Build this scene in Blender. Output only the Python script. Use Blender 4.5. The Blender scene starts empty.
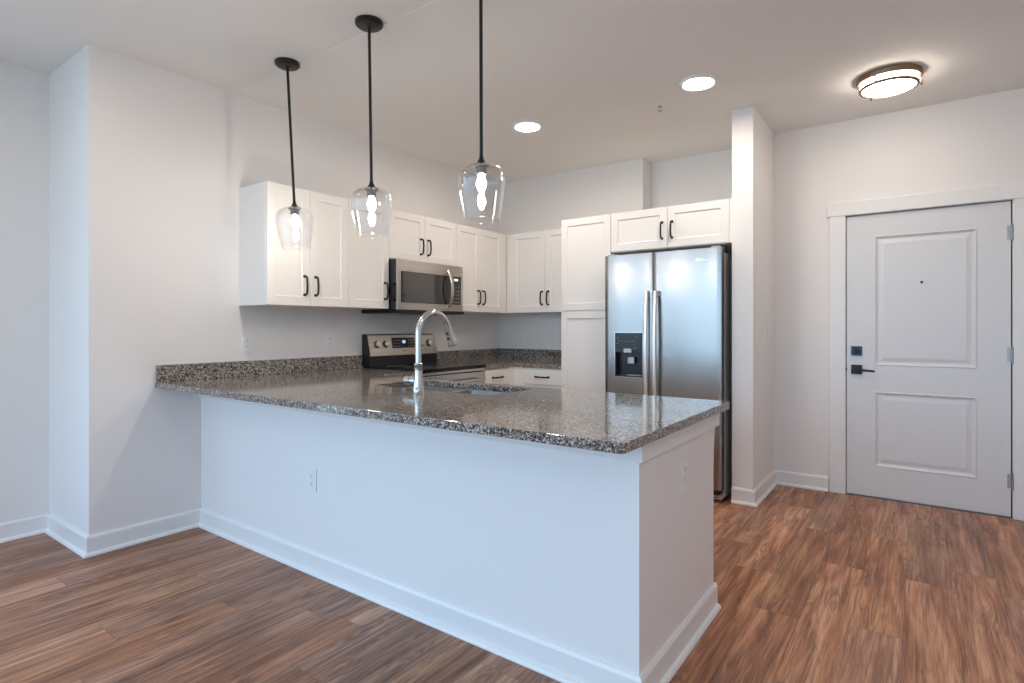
import bpy, bmesh, math, random
from math import pi, sin, cos, radians
from mathutils import Vector, Matrix

S = bpy.context.scene
COL = S.collection
D = bpy.data

# ------------------------------------------------------------------ camera
FPX = 563.5
cam = D.cameras.new('camera')
cam.sensor_width = 36.0
cam.lens = 36.0 * FPX / 1024.0
cam.shift_x = 0.0
cam.shift_y = -(341.5 - 327.5) / 1024.0
cam.clip_start = 0.05
cam_ob = D.objects.new('camera', cam)
COL.objects.link(cam_ob)
cam_ob.location = (0, 0, 1.22)
cam_ob.rotation_euler = (pi / 2, 0, 0.6251)
S.camera = cam_ob

# ------------------------------------------------------------------ view, world, daylight
S.view_settings.view_transform = 'Standard'
S.view_settings.look = 'None'
S.view_settings.gamma = 1.0
S.view_settings.use_curve_mapping = False
S.view_settings.exposure = 1.38
S.cycles.use_denoising = True
S.cycles.max_bounces = 10
S.cycles.diffuse_bounces = 6
S.cycles.glossy_bounces = 5
S.cycles.transparent_max_bounces = 16
S.cycles.sample_clamp_indirect = 6.0
S.cycles.caustics_reflective = False
S.cycles.caustics_refractive = False

SKY = 2.35            # daylight strength
PEND = 105.0          # pendant bulbs
DISC = 60.0          # recessed discs
FLUSH = 10.0          # flush mount glass
FILL = 25.0          # added fill discs in the living-room ceiling, out of view

world = D.worlds.new('world')
S.world = world
world.use_nodes = True
nt = world.node_tree
bg = nt.nodes['Background']
tc = nt.nodes.new('ShaderNodeTexCoord')
sp = nt.nodes.new('ShaderNodeSeparateXYZ')
cr = nt.nodes.new('ShaderNodeValToRGB')
nt.links.new(tc.outputs['Generated'], sp.inputs[0])
nt.links.new(sp.outputs['Z'], cr.inputs['Fac'])
cr.color_ramp.elements[0].position = 0.0
cr.color_ramp.elements[0].color = (0.28, 0.40, 0.50, 1)
cr.color_ramp.elements[1].position = 0.06
cr.color_ramp.elements[1].color = (0.45, 0.71, 1.0, 1)
e = cr.color_ramp.elements.new(0.6)
e.color = (0.37, 0.64, 1.0, 1)
nt.links.new(cr.outputs[0], bg.inputs['Color'])
bg.inputs['Strength'].default_value = SKY

# windows in the wall behind the camera: (x0, x1, z0, z1)
REAR = -3.2
WINS = [(-4.10, -0.90, 0.40, 2.60), (-0.60, 1.50, 0.40, 2.60)]
# and one in the left wall, towards the back of the living area: (y0, y1, z0, z1)
LEFTX = -4.24
LWIN = (-3.05, -0.05, 0.40, 2.60)
for (a, b, c, d) in WINS:
    L = D.lights.new('window_portal', 'AREA')
    L.shape = 'RECTANGLE'
    L.size = b - a
    L.size_y = d - c
    L.cycles.is_portal = True
    o = D.objects.new('window_portal', L)
    COL.objects.link(o)
    o.location = ((a + b) / 2, REAR - 0.06, (c + d) / 2)
    o.rotation_euler = (pi / 2, 0, 0)

L = D.lights.new('window_portal', 'AREA')
L.shape = 'RECTANGLE'
L.size = LWIN[3] - LWIN[2]
L.size_y = LWIN[1] - LWIN[0]
L.cycles.is_portal = True
o = D.objects.new('window_portal', L)
COL.objects.link(o)
o.location = (LEFTX - 0.06, (LWIN[0] + LWIN[1]) / 2, (LWIN[2] + LWIN[3]) / 2)
o.rotation_euler = (0, -pi / 2, 0)

# ------------------------------------------------------------------ materials
def new_mat(name):
    m = D.materials.new(name)
    m.use_nodes = True
    n = m.node_tree
    return m, n, n.nodes['Principled BSDF']

def setin(b, **k):
    for kk, v in k.items():
        b.inputs[kk.replace('_', ' ')].default_value = v

def node(n, t, **k):
    x = n.nodes.new(t)
    for kk, v in k.items():
        setattr(x, kk, v)
    return x

def mth(n, op, a, b=None, c=None):
    x = n.nodes.new('ShaderNodeMath')
    x.operation = op
    for i, v in enumerate((a, b, c)):
        if v is None:
            continue
        if isinstance(v, (int, float)):
            x.inputs[i].default_value = v
        else:
            n.links.new(v, x.inputs[i])
    return x.outputs[0]

def mixc(n, fac, a, b, blend='MIX'):
    x = n.nodes.new('ShaderNodeMix')
    x.data_type = 'RGBA'
    x.blend_type = blend
    if isinstance(fac, (int, float)):
        x.inputs['Factor'].default_value = fac
    else:
        n.links.new(fac, x.inputs['Factor'])
    for key, v in ((6, a), (7, b)):
        if isinstance(v, tuple):
            x.inputs[key].default_value = (v[0], v[1], v[2], 1)
        else:
            n.links.new(v, x.inputs[key])
    return x.outputs[2]

def ramp(n, fac, stops, interp='LINEAR'):
    x = n.nodes.new('ShaderNodeValToRGB')
    x.color_ramp.interpolation = interp
    els = x.color_ramp.elements
    while len(els) < len(stops):
        els.new(0.5)
    for el, (p, c) in zip(els, stops):
        el.position = p
        el.color = (c[0], c[1], c[2], 1) if isinstance(c, tuple) else (c, c, c, 1)
    n.links.new(fac, x.inputs[0])
    return x.outputs[0]

def objco(n, scale=(1, 1, 1)):
    t = n.nodes.new('ShaderNodeTexCoord')
    m = n.nodes.new('ShaderNodeMapping')
    m.inputs['Scale'].default_value = scale
    n.links.new(t.outputs['Object'], m.inputs[0])
    return m.outputs[0]

def noise(n, vec, scale, detail=3.0, rough=0.5, dist=0.0):
    x = n.nodes.new('ShaderNodeTexNoise')
    x.inputs['Scale'].default_value = scale
    x.inputs['Detail'].default_value = detail
    x.inputs['Roughness'].default_value = rough
    x.inputs['Distortion'].default_value = dist
    if vec is not None:
        n.links.new(vec, x.inputs['Vector'])
    return x.outputs['Fac']

def bump(n, b, h, strength, dist=0.002):
    x = n.nodes.new('ShaderNodeBump')
    x.inputs['Strength'].default_value = strength
    x.inputs['Distance'].default_value = dist
    n.links.new(h, x.inputs['Height'])
    n.links.new(x.outputs[0], b.inputs['Normal'])

def paint(name, col, rough=0.55, bscale=220.0, bstr=0.12, var=0.02):
    m, n, b = new_mat(name)
    co = objco(n)
    f = noise(n, co, 1.3, 2)
    c2 = tuple(c * (1 - var) for c in col)
    n.links.new(mixc(n, f, col, c2), b.inputs['Base Color'])
    setin(b, Roughness=rough)
    if bstr:
        bump(n, b, noise(n, co, bscale, 2), bstr, 0.0006)
    return m

WALLC = (0.835, 0.805, 0.785)
M_wall = paint('wall_paint', WALLC, 0.62)
M_ceil = paint('ceiling_paint', (0.84, 0.825, 0.80), 0.85, 160, 0.25)
M_trim = paint('trim_paint', (0.84, 0.83, 0.82), 0.35, 90, 0.03)
M_cab = paint('cabinet_paint', (0.83, 0.795, 0.755), 0.38, 90, 0.03)
M_cabin = paint('cabinet_box', (0.80, 0.78, 0.75), 0.5, 90, 0.03)
M_under = paint('cabinet_underside', (0.62, 0.52, 0.42), 0.6, 60, 0.05)
M_door = paint('door_paint', (0.74, 0.74, 0.75), 0.36, 120, 0.05)
M_plate = paint('outlet_plastic', (0.84, 0.84, 0.84), 0.3, 50, 0.0)

def simple(name, col, rough, metal=0.0, **k):
    m, n, b = new_mat(name)
    co = objco(n)
    f = noise(n, co, 40, 2)
    n.links.new(mixc(n, f, col, tuple(c * 0.93 for c in col)), b.inputs['Base Color'])
    setin(b, Roughness=rough, Metallic=metal, **k)
    return m

M_bronze = simple('dark_bronze', (0.030, 0.021, 0.015), 0.36, 0.7)
M_black = simple('black_enamel', (0.008, 0.008, 0.009), 0.3)
M_blackmetal = simple('black_metal', (0.007, 0.0065, 0.0065), 0.42, 0.1)
M_glassblk = simple('black_glass', (0.006, 0.006, 0.007), 0.04, 0.0, Specular_IOR_Level=0.6)
M_micglass = simple('microwave_glass', (0.035, 0.031, 0.028), 0.05, 0.0, Specular_IOR_Level=1.0)
M_cook = simple('ceramic_cooktop', (0.005, 0.005, 0.006), 0.16, 0.0, Specular_IOR_Level=0.3)
M_slot = simple('outlet_slot', (0.03, 0.03, 0.03), 0.6)
M_nickel = simple('brushed_nickel', (0.42, 0.41, 0.40), 0.42, 1.0)
M_sock = simple('lamp_socket', (0.16, 0.16, 0.16), 0.35, 0.8)
M_bronze_l = simple('antique_bronze', (0.24, 0.165, 0.11), 0.4, 0.85)
M_grey = simple('grey_plastic', (0.42, 0.42, 0.42), 0.4)
M_dblue = simple('dark_blue_steel', (0.02, 0.045, 0.07), 0.25, 0.6)
M_gasket = simple('door_gap', (0.02, 0.02, 0.02), 0.8)
M_thresh = simple('threshold_metal', (0.20, 0.22, 0.25), 0.35, 0.9)

def steel(name, col, rough, axis, bs=0.03):
    m, n, b = new_mat(name)
    sc = {'x': (1, 1, 160), 'z': (160, 160, 1)}[axis]
    co = objco(n, sc)
    f = noise(n, co, 4, 3)
    setin(b, Metallic=1.0)
    n.links.new(mixc(n, f, col, tuple(c * 0.9 for c in col)), b.inputs['Base Color'])
    n.links.new(mth(n, 'MULTIPLY_ADD', f, 0.08, rough), b.inputs['Roughness'])
    bump(n, b, f, bs, 0.0005)
    return m

M_steel = steel('stainless_steel', (0.60, 0.57, 0.54), 0.20, 'x')
M_fridge = steel('refrigerator_steel', (0.37, 0.35, 0.335), 0.21, 'x', 0.006)
M_hand = steel('handle_steel', (0.80, 0.74, 0.67), 0.36, 'z', 0.0)
M_steelw = steel('warm_stainless', (0.58, 0.53, 0.47), 0.24, 'x')
M_sink = steel('sink_steel', (0.62, 0.60, 0.57), 0.26, 'x')
M_chrome = simple('chrome', (0.64, 0.65, 0.66), 0.13, 1.0)

def emis(name, col, strength):
    m, n, b = new_mat(name)
    setin(b, Base_Color=(0.9, 0.9, 0.88, 1), Roughness=0.5, Emission_Color=(*col, 1), Emission_Strength=strength)
    return m
M_bulb = emis('lit_bulb', (1.0, 0.92, 0.83), PEND)
M_disc = emis('lit_disc', (1.0, 0.89, 0.78), DISC)
M_filldisc = emis('fill_disc_living', (1.0, 0.87, 0.76), FILL)  # glow for the added fill discs
M_flush = emis('lit_opal_glass', (1.0, 0.87, 0.73), FLUSH)
M_led = emis('clock_digits', (0.30, 0.55, 1.0), 0.9)
M_led2 = emis('microwave_clock', (0.8, 0.9, 1.0), 0.22)

def thin_glass(name, tint, facing=0.0):
    m, n, b = new_mat(name)
    out = n.nodes['Material Output']
    tr = n.nodes.new('ShaderNodeBsdfTransparent')
    tr.inputs[0].default_value = (*tint, 1)
    gl = n.nodes.new('ShaderNodeBsdfGlossy')
    gl.inputs['Roughness'].default_value = 0.03
    gl.inputs['Color'].default_value = (1, 1, 1, 1)
    fr = n.nodes.new('ShaderNodeLayerWeight')
    fr.inputs['Blend'].default_value = 0.5
    p = mth(n, 'POWER', fr.outputs['Facing'], 3.2)
    k = mth(n, 'MULTIPLY_ADD', p, 0.72, 0.03 + facing)
    k = mth(n, 'MINIMUM', k, 0.9)
    mx = n.nodes.new('ShaderNodeMixShader')
    n.links.new(k, mx.inputs[0])
    n.links.new(tr.outputs[0], mx.inputs[1])
    n.links.new(gl.outputs[0], mx.inputs[2])
    n.links.new(mx.outputs[0], out.inputs['Surface'])
    return m
M_glass = thin_glass('clear_glass', (0.97, 0.975, 0.98))
M_pane = thin_glass('window_pane', (0.97, 0.98, 0.98))

def granite(name):
    m, n, b = new_mat(name)
    co = objco(n)
    v = n.nodes.new('ShaderNodeTexVoronoi')
    v.inputs['Scale'].default_value = 190
    n.links.new(co, v.inputs['Vector'])
    s = n.nodes.new('ShaderNodeSeparateColor')
    n.links.new(v.outputs['Color'], s.inputs[0])
    big = noise(n, co, 55, 3, 0.6)
    r = mth(n, 'ADD', mth(n, 'MULTIPLY', s.outputs[0], 0.72), mth(n, 'MULTIPLY', big, 0.42))
    c1 = ramp(n, r, [(0.0, (0.012, 0.011, 0.011)), (0.34, (0.065, 0.050, 0.040)), (0.48, (0.17, 0.135, 0.11)),
                     (0.62, (0.34, 0.29, 0.245)), (0.80, (0.66, 0.60, 0.53))], 'CONSTANT')
    v2 = n.nodes.new('ShaderNodeTexVoronoi')
    v2.inputs['Scale'].default_value = 340
    n.links.new(co, v2.inputs['Vector'])
    s2 = n.nodes.new('ShaderNodeSeparateColor')
    n.links.new(v2.outputs['Color'], s2.inputs[0])
    c2 = ramp(n, s2.outputs[1], [(0.0, (0.02, 0.018, 0.018)), (0.3, (0.13, 0.105, 0.09)), (0.75, (0.34, 0.30, 0.27))], 'CONSTANT')
    n.links.new(mixc(n, 0.22, c1, c2), b.inputs['Base Color'])
    setin(b, Roughness=0.09, Specular_IOR_Level=0.60)
    return m
M_granite = granite('speckled_granite')

def floor_mat():
    m, n, b = new_mat('wood_plank_floor')
    t = n.nodes.new('ShaderNodeNewGeometry')
    s = n.nodes.new('ShaderNodeSeparateXYZ')
    n.links.new(t.outputs['Position'], s.inputs[0])
    W, LEN = 0.178, 1.22
    u = mth(n, 'DIVIDE', mth(n, 'ADD', s.outputs['X'], 10.018), W)
    row = mth(n, 'FLOOR', u)
    wr = n.nodes.new('ShaderNodeTexWhiteNoise')
    wr.noise_dimensions = '1D'
    n.links.new(row, wr.inputs['W'])
    v = mth(n, 'ADD', mth(n, 'DIVIDE', mth(n, 'ADD', s.outputs['Y'], 12.0), LEN), mth(n, 'MULTIPLY', wr.outputs['Value'], 7.3))
    idx = mth(n, 'FLOOR', v)
    cmb = n.nodes.new('ShaderNodeCombineXYZ')
    n.links.new(row, cmb.inputs[0])
    n.links.new(idx, cmb.inputs[1])
    wn = n.nodes.new('ShaderNodeTexWhiteNoise')
    wn.noise_dimensions = '3D'
    n.links.new(cmb.outputs[0], wn.inputs['Vector'])
    rnd = wn.outputs['Value']
    sc = n.nodes.new('ShaderNodeSeparateColor')
    n.links.new(wn.outputs['Color'], sc.inputs[0])
    r2, r3 = sc.outputs[1], sc.outputs[2]
    # grain space, shifted per plank
    def gvec(sx, sy, k):
        c = n.nodes.new('ShaderNodeCombineXYZ')
        n.links.new(mth(n, 'MULTIPLY', s.outputs['X'], sx), c.inputs[0])
        n.links.new(mth(n, 'MULTIPLY_ADD', s.outputs['Y'], sy, mth(n, 'MULTIPLY', rnd, 37.0 * k)), c.inputs[1])
        n.links.new(mth(n, 'MULTIPLY', r2, 19.0 * k), c.inputs[2])
        return c.outputs[0]
    fine = noise(n, gvec(170, 5.0, 1), 1.0, 4, 0.65, 0.3)
    band = noise(n, gvec(13, 1.0, 2), 1.0, 4, 0.55, 1.2)
    knot = noise(n, gvec(9, 1.9, 3), 1.0, 2, 0.5, 0.8)
    mid = noise(n, gvec(48, 1.8, 5), 1.0, 4, 0.6, 0.7)
    # cathedral rings
    ring = mth(n, 'SINE', mth(n, 'MULTIPLY', noise(n, gvec(9.0, 1.3, 4), 1.0, 2, 0.45, 0.5), 95.0))
    ring = mth(n, 'MULTIPLY_ADD', ring, 0.5, 0.5)
    mask = ramp(n, knot, [(0.47, 0.0), (0.60, 1.0)])
    base = ramp(n, band, [(0.24, (0.13, 0.054, 0.028)), (0.38, (0.27, 0.112, 0.060)), (0.52, (0.42, 0.19, 0.105)),
                          (0.70, (0.60, 0.34, 0.20))])
    c = mixc(n, mth(n, 'MULTIPLY', mask, mth(n, 'MULTIPLY', ring, 0.62)), base, (0.10, 0.048, 0.028))
    c = mixc(n, mth(n, 'MULTIPLY', ramp(n, fine, [(0.38, 1.0), (0.52, 0.0)]), 0.5), c, (0.13, 0.062, 0.036))
    c = mixc(n, mth(n, 'MULTIPLY', ramp(n, fine, [(0.52, 0.0), (0.68, 1.0)]), 0.36), c, (0.56, 0.34, 0.22))
    c = mixc(n, mth(n, 'MULTIPLY', ramp(n, mid, [(0.30, 1.0), (0.46, 0.0)]), 0.55), c, (0.11, 0.045, 0.026))
    c = mixc(n, mth(n, 'MULTIPLY', ramp(n, mid, [(0.54, 0.0), (0.72, 1.0)]), 0.45), c, (0.60, 0.34, 0.20))
    tone = mth(n, 'MULTIPLY_ADD', r3, 0.40, 0.80)
    tone = mth(n, 'MULTIPLY', tone, 1.07)
    hv = n.nodes.new('ShaderNodeHueSaturation')
    n.links.new(tone, hv.inputs['Value'])
    n.links.new(mth(n, 'MULTIPLY_ADD', r2, 0.18, 0.90), hv.inputs['Saturation'])
    n.links.new(c, hv.inputs['Color'])
    fu = mth(n, 'FRACT', u)
    fv = mth(n, 'FRACT', v)
    du = mth(n, 'MULTIPLY', mth(n, 'MINIMUM', fu, mth(n, 'SUBTRACT', 1.0, fu)), W)
    dv = mth(n, 'MULTIPLY', mth(n, 'MINIMUM', fv, mth(n, 'SUBTRACT', 1.0, fv)), LEN)
    edge = mth(n, 'LESS_THAN', mth(n, 'MINIMUM', du, dv), 0.0011)
    c = mixc(n, mth(n, 'MULTIPLY', edge, 0.55), hv.outputs[0], (0.06, 0.03, 0.02))
    n.links.new(c, b.inputs['Base Color'])
    n.links.new(mth(n, 'MULTIPLY_ADD', fine, 0.16, 0.33), b.inputs['Roughness'])
    setin(b, Specular_IOR_Level=0.35)
    bump(n, b, mth(n, 'SUBTRACT', mth(n, 'MULTIPLY', fine, 0.4), edge), 0.25, 0.0012)
    return m
M_floor = floor_mat()

# ------------------------------------------------------------------ mesh helpers
class MB:
    def __init__(s):
        s.v = []; s.f = []; s.sm = []
    def add(s, vs, fs, smooth=False):
        k = len(s.v)
        s.v += [tuple(p) for p in vs]
        s.f += [tuple(i + k for i in f) for f in fs]
        s.sm += [smooth] * len(fs)
        return s
    def box(s, x0, x1, y0, y1, z0, z1):
        vs = [(x0, y0, z0), (x1, y0, z0), (x1, y1, z0), (x0, y1, z0), (x0, y0, z1), (x1, y0, z1), (x1, y1, z1), (x0, y1, z1)]
        return s.add(vs, [(0, 3, 2, 1), (4, 5, 6, 7), (0, 1, 5, 4), (1, 2, 6, 5), (2, 3, 7, 6), (3, 0, 4, 7)])
    def prism(s, pts, z0, z1):
        n = len(pts)
        vs = [(x, y, z0) for x, y in pts] + [(x, y, z1) for x, y in pts]
        fs = [tuple(range(n - 1, -1, -1)), tuple(range(n, 2 * n))] + [(i, (i + 1) % n, n + (i + 1) % n, n + i) for i in range(n)]
        return s.add(vs, fs)
    def extrude(s, prof, axis, a0, a1, m0=0.0, m1=0.0):
        """prof: list of (p, q); axis 'x' -> (t,p,q); 'y' -> (p,t,q); m0, m1 mitre the ends outwards"""
        n = len(prof)
        w0 = prof[0][0]
        mk = (lambda t, p, q: (t, p, q)) if axis == 'x' else (lambda t, p, q: (p, t, q))
        vs = [mk(a0 - m0 * abs(p - w0), p, q) for p, q in prof] + [mk(a1 + m1 * abs(p - w0), p, q) for p, q in prof]
        fs = [tuple(range(n - 1, -1, -1)), tuple(range(n, 2 * n))] + [(i, (i + 1) % n, n + (i + 1) % n, n + i) for i in range(n)]
        return s.add(vs, fs)
    def lathe(s, prof, c=(0, 0, 0), seg=32, M=None, caps=True):
        """prof: (r, z) list, about local Z"""
        M = M or Matrix.Identity(4)
        vs = []; n = len(prof)
        for r, z in prof:
            for i in range(seg):
                a = 2 * pi * i / seg
                vs.append(Vector(c) + (M @ Vector((r * cos(a), r * sin(a), z))))
        fs = [(j * seg + i, j * seg + (i + 1) % seg, (j + 1) * seg + (i + 1) % seg, (j + 1) * seg + i) for j in range(n - 1) for i in range(seg)]
        s.add(vs, fs, True)
        if caps:
            k = len(s.v) - len(vs)
            if prof[0][0] > 1e-5:
                s.f.append(tuple(k + i for i in range(seg - 1, -1, -1))); s.sm.append(False)
            if prof[-1][0] > 1e-5:
                s.f.append(tuple(k + (n - 1) * seg + i for i in range(seg))); s.sm.append(False)
        return s
    def cyl(s, p0, p1, r, seg=24, r1=None):
        p0, p1 = Vector(p0), Vector(p1)
        d = p1 - p0
        M = d.to_track_quat('Z', 'Y').to_matrix().to_4x4()
        return s.lathe([(r, 0), (r if r1 is None else r1, d.length)], p0, seg, M)
    def tube(s, pts, r, seg=14):
        pts = [Vector(p) for p in pts]
        rs = r if isinstance(r, (list, tuple)) else [r] * len(pts)
        n = len(pts)
        vs = []
        up = None
        for i, p in enumerate(pts):
            t = (pts[min(i + 1, n - 1)] - pts[max(i - 1, 0)]).normalized()
            if up is None:
                up = t.orthogonal().normalized()
            up = (up - t * up.dot(t)).normalized()
            w = t.cross(up)
            for k in range(seg):
                a = 2 * pi * k / seg
                vs.append(p + (up * cos(a) + w * sin(a)) * rs[i])
        fs = [(j * seg + i, j * seg + (i + 1) % seg, (j + 1) * seg + (i + 1) % seg, (j + 1) * seg + i) for j in range(n - 1) for i in range(seg)]
        s.add(vs, fs, True)
        k = len(s.v) - len(vs)
        s.f.append(tuple(k + i for i in range(seg - 1, -1, -1))); s.sm.append(False)
        s.f.append(tuple(k + (n - 1) * seg + i for i in range(seg))); s.sm.append(False)
        return s
    def panelled(s, x0, x1, z0, z1, t, panels, prof):
        """slab facing -y (front y=-t, back y=0); panels stacked bottom to top, same x range; prof: (inset, depth)"""
        Y = -t
        px0, px1 = panels[0][0], panels[0][1]
        def q(a, b, c, d, y=Y):
            s.add([(a, y, c), (b, y, c), (b, y, d), (a, y, d)], [(0, 1, 2, 3)])
        q(x0, px0, z0, z1); q(px1, x1, z0, z1)
        zs = [z0]
        for p in panels: zs += [p[2], p[3]]
        zs.append(z1)
        for i in range(0, len(zs), 2): q(px0, px1, zs[i], zs[i + 1])
        for (a, b, c, d) in panels:
            rings = [(a + i, b - i, c + i, d - i, Y + dp) for i, dp in prof]
            for r1, r2 in zip(rings, rings[1:]):
                A = [(r1[0], r1[4], r1[2]), (r1[1], r1[4], r1[2]), (r1[1], r1[4], r1[3]), (r1[0], r1[4], r1[3])]
                B = [(r2[0], r2[4], r2[2]), (r2[1], r2[4], r2[2]), (r2[1], r2[4], r2[3]), (r2[0], r2[4], r2[3])]
                s.add(A + B, [(i, (i + 1) % 4, 4 + (i + 1) % 4, 4 + i) for i in range(4)])
            r = rings[-1]
            q(r[0], r[1], r[2], r[3], r[4])
        # sides and back
        vs = [(x0, Y, z0), (x1, Y, z0), (x1, 0, z0), (x0, 0, z0), (x0, Y, z1), (x1, Y, z1), (x1, 0, z1), (x0, 0, z1)]
        s.add(vs, [(0, 3, 2, 1), (4, 5, 6, 7), (1, 2, 6, 5), (2, 3, 7, 6), (3, 0, 4, 7)])
        return s
    def build(s, name, mat, parent=None, bevel=0.0, seg=2, loc=None):
        me = D.meshes.new(name)
        me.from_pydata(s.v, [], s.f)
        me.polygons.foreach_set('use_smooth', s.sm)
        bm = bmesh.new(); bm.from_mesh(me)
        bmesh.ops.remove_doubles(bm, verts=bm.verts, dist=1e-6)
        bmesh.ops.recalc_face_normals(bm, faces=bm.faces)
        bm.to_mesh(me); bm.free()
        if any(s.sm):
            me.set_sharp_from_angle(angle=radians(38))
        me.materials.append(mat)
        o = D.objects.new(name, me)
        COL.objects.link(o)
        if parent: o.parent = parent
        if loc: o.location = loc
        if bevel:
            m = o.modifiers.new('bevel', 'BEVEL')
            m.width = bevel; m.segments = seg; m.limit_method = 'ANGLE'; m.angle_limit = radians(40)
            m.harden_normals = False
        return o

def thing(name, label, cat, loc=(0, 0, 0), rz=0.0, group=None):
    o = D.objects.new(name, None)
    o.empty_display_size = 0.1
    COL.objects.link(o)
    o.location = loc
    o.rotation_euler = (0, 0, rz)
    o['label'] = label; o['category'] = cat
    if group: o['group'] = group
    return o

def tag(o, label, cat, group=None):
    o['label'] = label; o['category'] = cat
    if group: o['group'] = group
    return o

def struct(o):
    o['kind'] = 'structure'
    return o

def copy_tree(o, parent=None):
    c = o.copy()
    COL.objects.link(c)
    c.parent = parent
    for ch in list(o.children):
        copy_tree(ch, c)
    return c

# ------------------------------------------------------------------ dimensions
CEIL = 2.74
WX = -3.60      # cooking wall plane
BY = 4.77       # back wall plane
EY = 4.79       # entry wall plane
RY = 4.97       # recess above the refrigerator
LX = -4.24      # living-room left wall
NY = 1.120       # return wall plane
RX = 1.60       # right wall
DX0, DX1 = -1.06, -0.92   # divider wall
DY = 4.10
T = 0.12
CT, CTH = 0.90, 0.032      # counter top height, thickness
CU = CT - CTH

# ------------------------------------------------------------------ shell
struct(MB().box(LX - T, RX + T, REAR - T, RY + T, -0.1, 0).build('floor', M_floor))
struct(MB().box(LX - T, RX + T, REAR - T, RY + T, CEIL, CEIL + 0.1).box(LX - T, RX + T, 1.915, RY + T, CEIL - 0.0025, CEIL).build('ceiling', M_ceil))
w = MB()
w.box(LX - T, LX, REAR, LWIN[0], 0, CEIL); w.box(LX - T, LX, LWIN[1], NY, 0, CEIL)
w.box(LX - T, LX, LWIN[0], LWIN[1], 0, LWIN[2]); w.box(LX - T, LX, LWIN[0], LWIN[1], LWIN[3], CEIL)
struct(w.build('wall_left', M_wall))
struct(MB().box(LX - T, WX, NY, NY + T, 0, CEIL).build('wall_return', M_wall))
struct(MB().box(WX - T, WX, NY + T, RY + T, 0, CEIL).build('wall_cooking', M_wall))
struct(MB().box(WX, -2.0, BY, RY + T, 0, CEIL).build('wall_back', M_wall))
struct(MB().box(-2.0, DX0, RY, RY + T, 0, CEIL).build('wall_recess', M_wall))
struct(MB().box(DX0, DX1, DY, RY + T, 0, CEIL).build('wall_divider', M_wall))
d0, d1, dz = -0.433, 0.483, 2.037
w = MB()
w.box(DX1, d0 - 0.02, EY, EY + T, 0, CEIL)
w.box(d1 + 0.02, RX, EY, EY + T, 0, CEIL)
w.box(d0 - 0.02, d1 + 0.02, EY, EY + T, dz + 0.02, CEIL)
w.box(d0 - 0.02, d1 + 0.02, EY + 0.10, EY + T, 0, dz + 0.02)
struct(w.build('wall_entry', M_wall))
struct(MB().box(RX, RX + T, REAR, EY + T, 0, CEIL).build('wall_right', M_wall))
w = MB()
xs = [LX - T] + [v for q in WINS for v in q[:2]] + [RX + T]
for i in range(0, len(xs), 2):
    w.box(xs[i], xs[i + 1], REAR - T, REAR, 0, CEIL)
for (a, b, c, d) in WINS:
    w.box(a, b, REAR - T, REAR, 0, c)
    w.box(a, b, REAR - T, REAR, d, CEIL)
struct(w.build('wall_rear', M_wall))
for k, (a, b, c, d) in enumerate(WINS):
    w = MB()
    t = 0.05
    w.box(a, b, REAR - 0.10, REAR - 0.03, c, c + t); w.box(a, b, REAR - 0.10, REAR - 0.03, d - t, d)
    w.box(a, a + t, REAR - 0.10, REAR - 0.03, c + t, d - t); w.box(b - t, b, REAR - 0.10, REAR - 0.03, c + t, d - t)
    for j in (1, 2):
        xm = a + (b - a) * j / 3
        w.box(xm - 0.03, xm + 0.03, REAR - 0.10, REAR - 0.03, c + t, d - t)
    fr = struct(w.build('window_%d' % (k + 1), M_trim))
    MB().box(a + t, b - t, REAR - 0.07, REAR - 0.064, c + t, d - t).build('pane', M_pane, fr)

w = MB()
t = 0.05
a, b, c, d = LWIN
w.box(LX - 0.10, LX - 0.03, a, b, c, c + t); w.box(LX - 0.10, LX - 0.03, a, b, d - t, d)
w.box(LX - 0.10, LX - 0.03, a, a + t, c + t, d - t); w.box(LX - 0.10, LX - 0.03, b - t, b, c + t, d - t)
for j in (1, 2):
    ym = a + (b - a) * j / 3
    w.box(LX - 0.10, LX - 0.03, ym - 0.03, ym + 0.03, c + t, d - t)
fr = struct(w.build('window_3', M_trim))
MB().box(LX - 0.07, LX - 0.064, a + t, b - t, c + t, d - t).build('pane', M_pane, fr)

# baseboards
def bb(name, segs):
    """segs: (axis, wall coord, a0, a1, sign) sign = direction out of the wall"""
    m = MB()
    H = 0.106
    for ax, w0, a0, a1, sg, *mm in segs:
        m0, m1 = mm or (0, 0)
        prof = [(w0, 0), (w0 + sg * 0.030, 0), (w0 + sg * 0.030, 0.006), (w0 + sg * 0.026, 0.014), (w0 + sg * 0.016, 0.019), (w0 + sg * 0.0145, 0.020),
                (w0 + sg * 0.0145, H - 0.012), (w0 + sg * 0.008, H), (w0, H)]
        m.extrude(prof, ax, a0, a1, m0, m1)
    return struct(m.build(name, M_trim))
bb('baseboard_left', [('y', LX, REAR, NY, 1)])
bb('baseboard_return', [('x', NY, LX, WX, -1, 0, 1)])
bb('baseboard_cooking', [('y', WX, NY, 1.70, 1, 1, 0)])
bb('baseboard_divider', [('x', DY, DX0, DX1, -1, 0, 1), ('y', DX1, DY, EY, 1, 1, 0)])
bb('baseboard_entry', [('x', EY, DX1, -0.545, -1), ('x', EY, 0.595, RX, -1)])
bb('baseboard_right', [('y', RX, REAR, EY, -1)])
bb('baseboard_rear', [('x', REAR, LX, RX, 1)])

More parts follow.
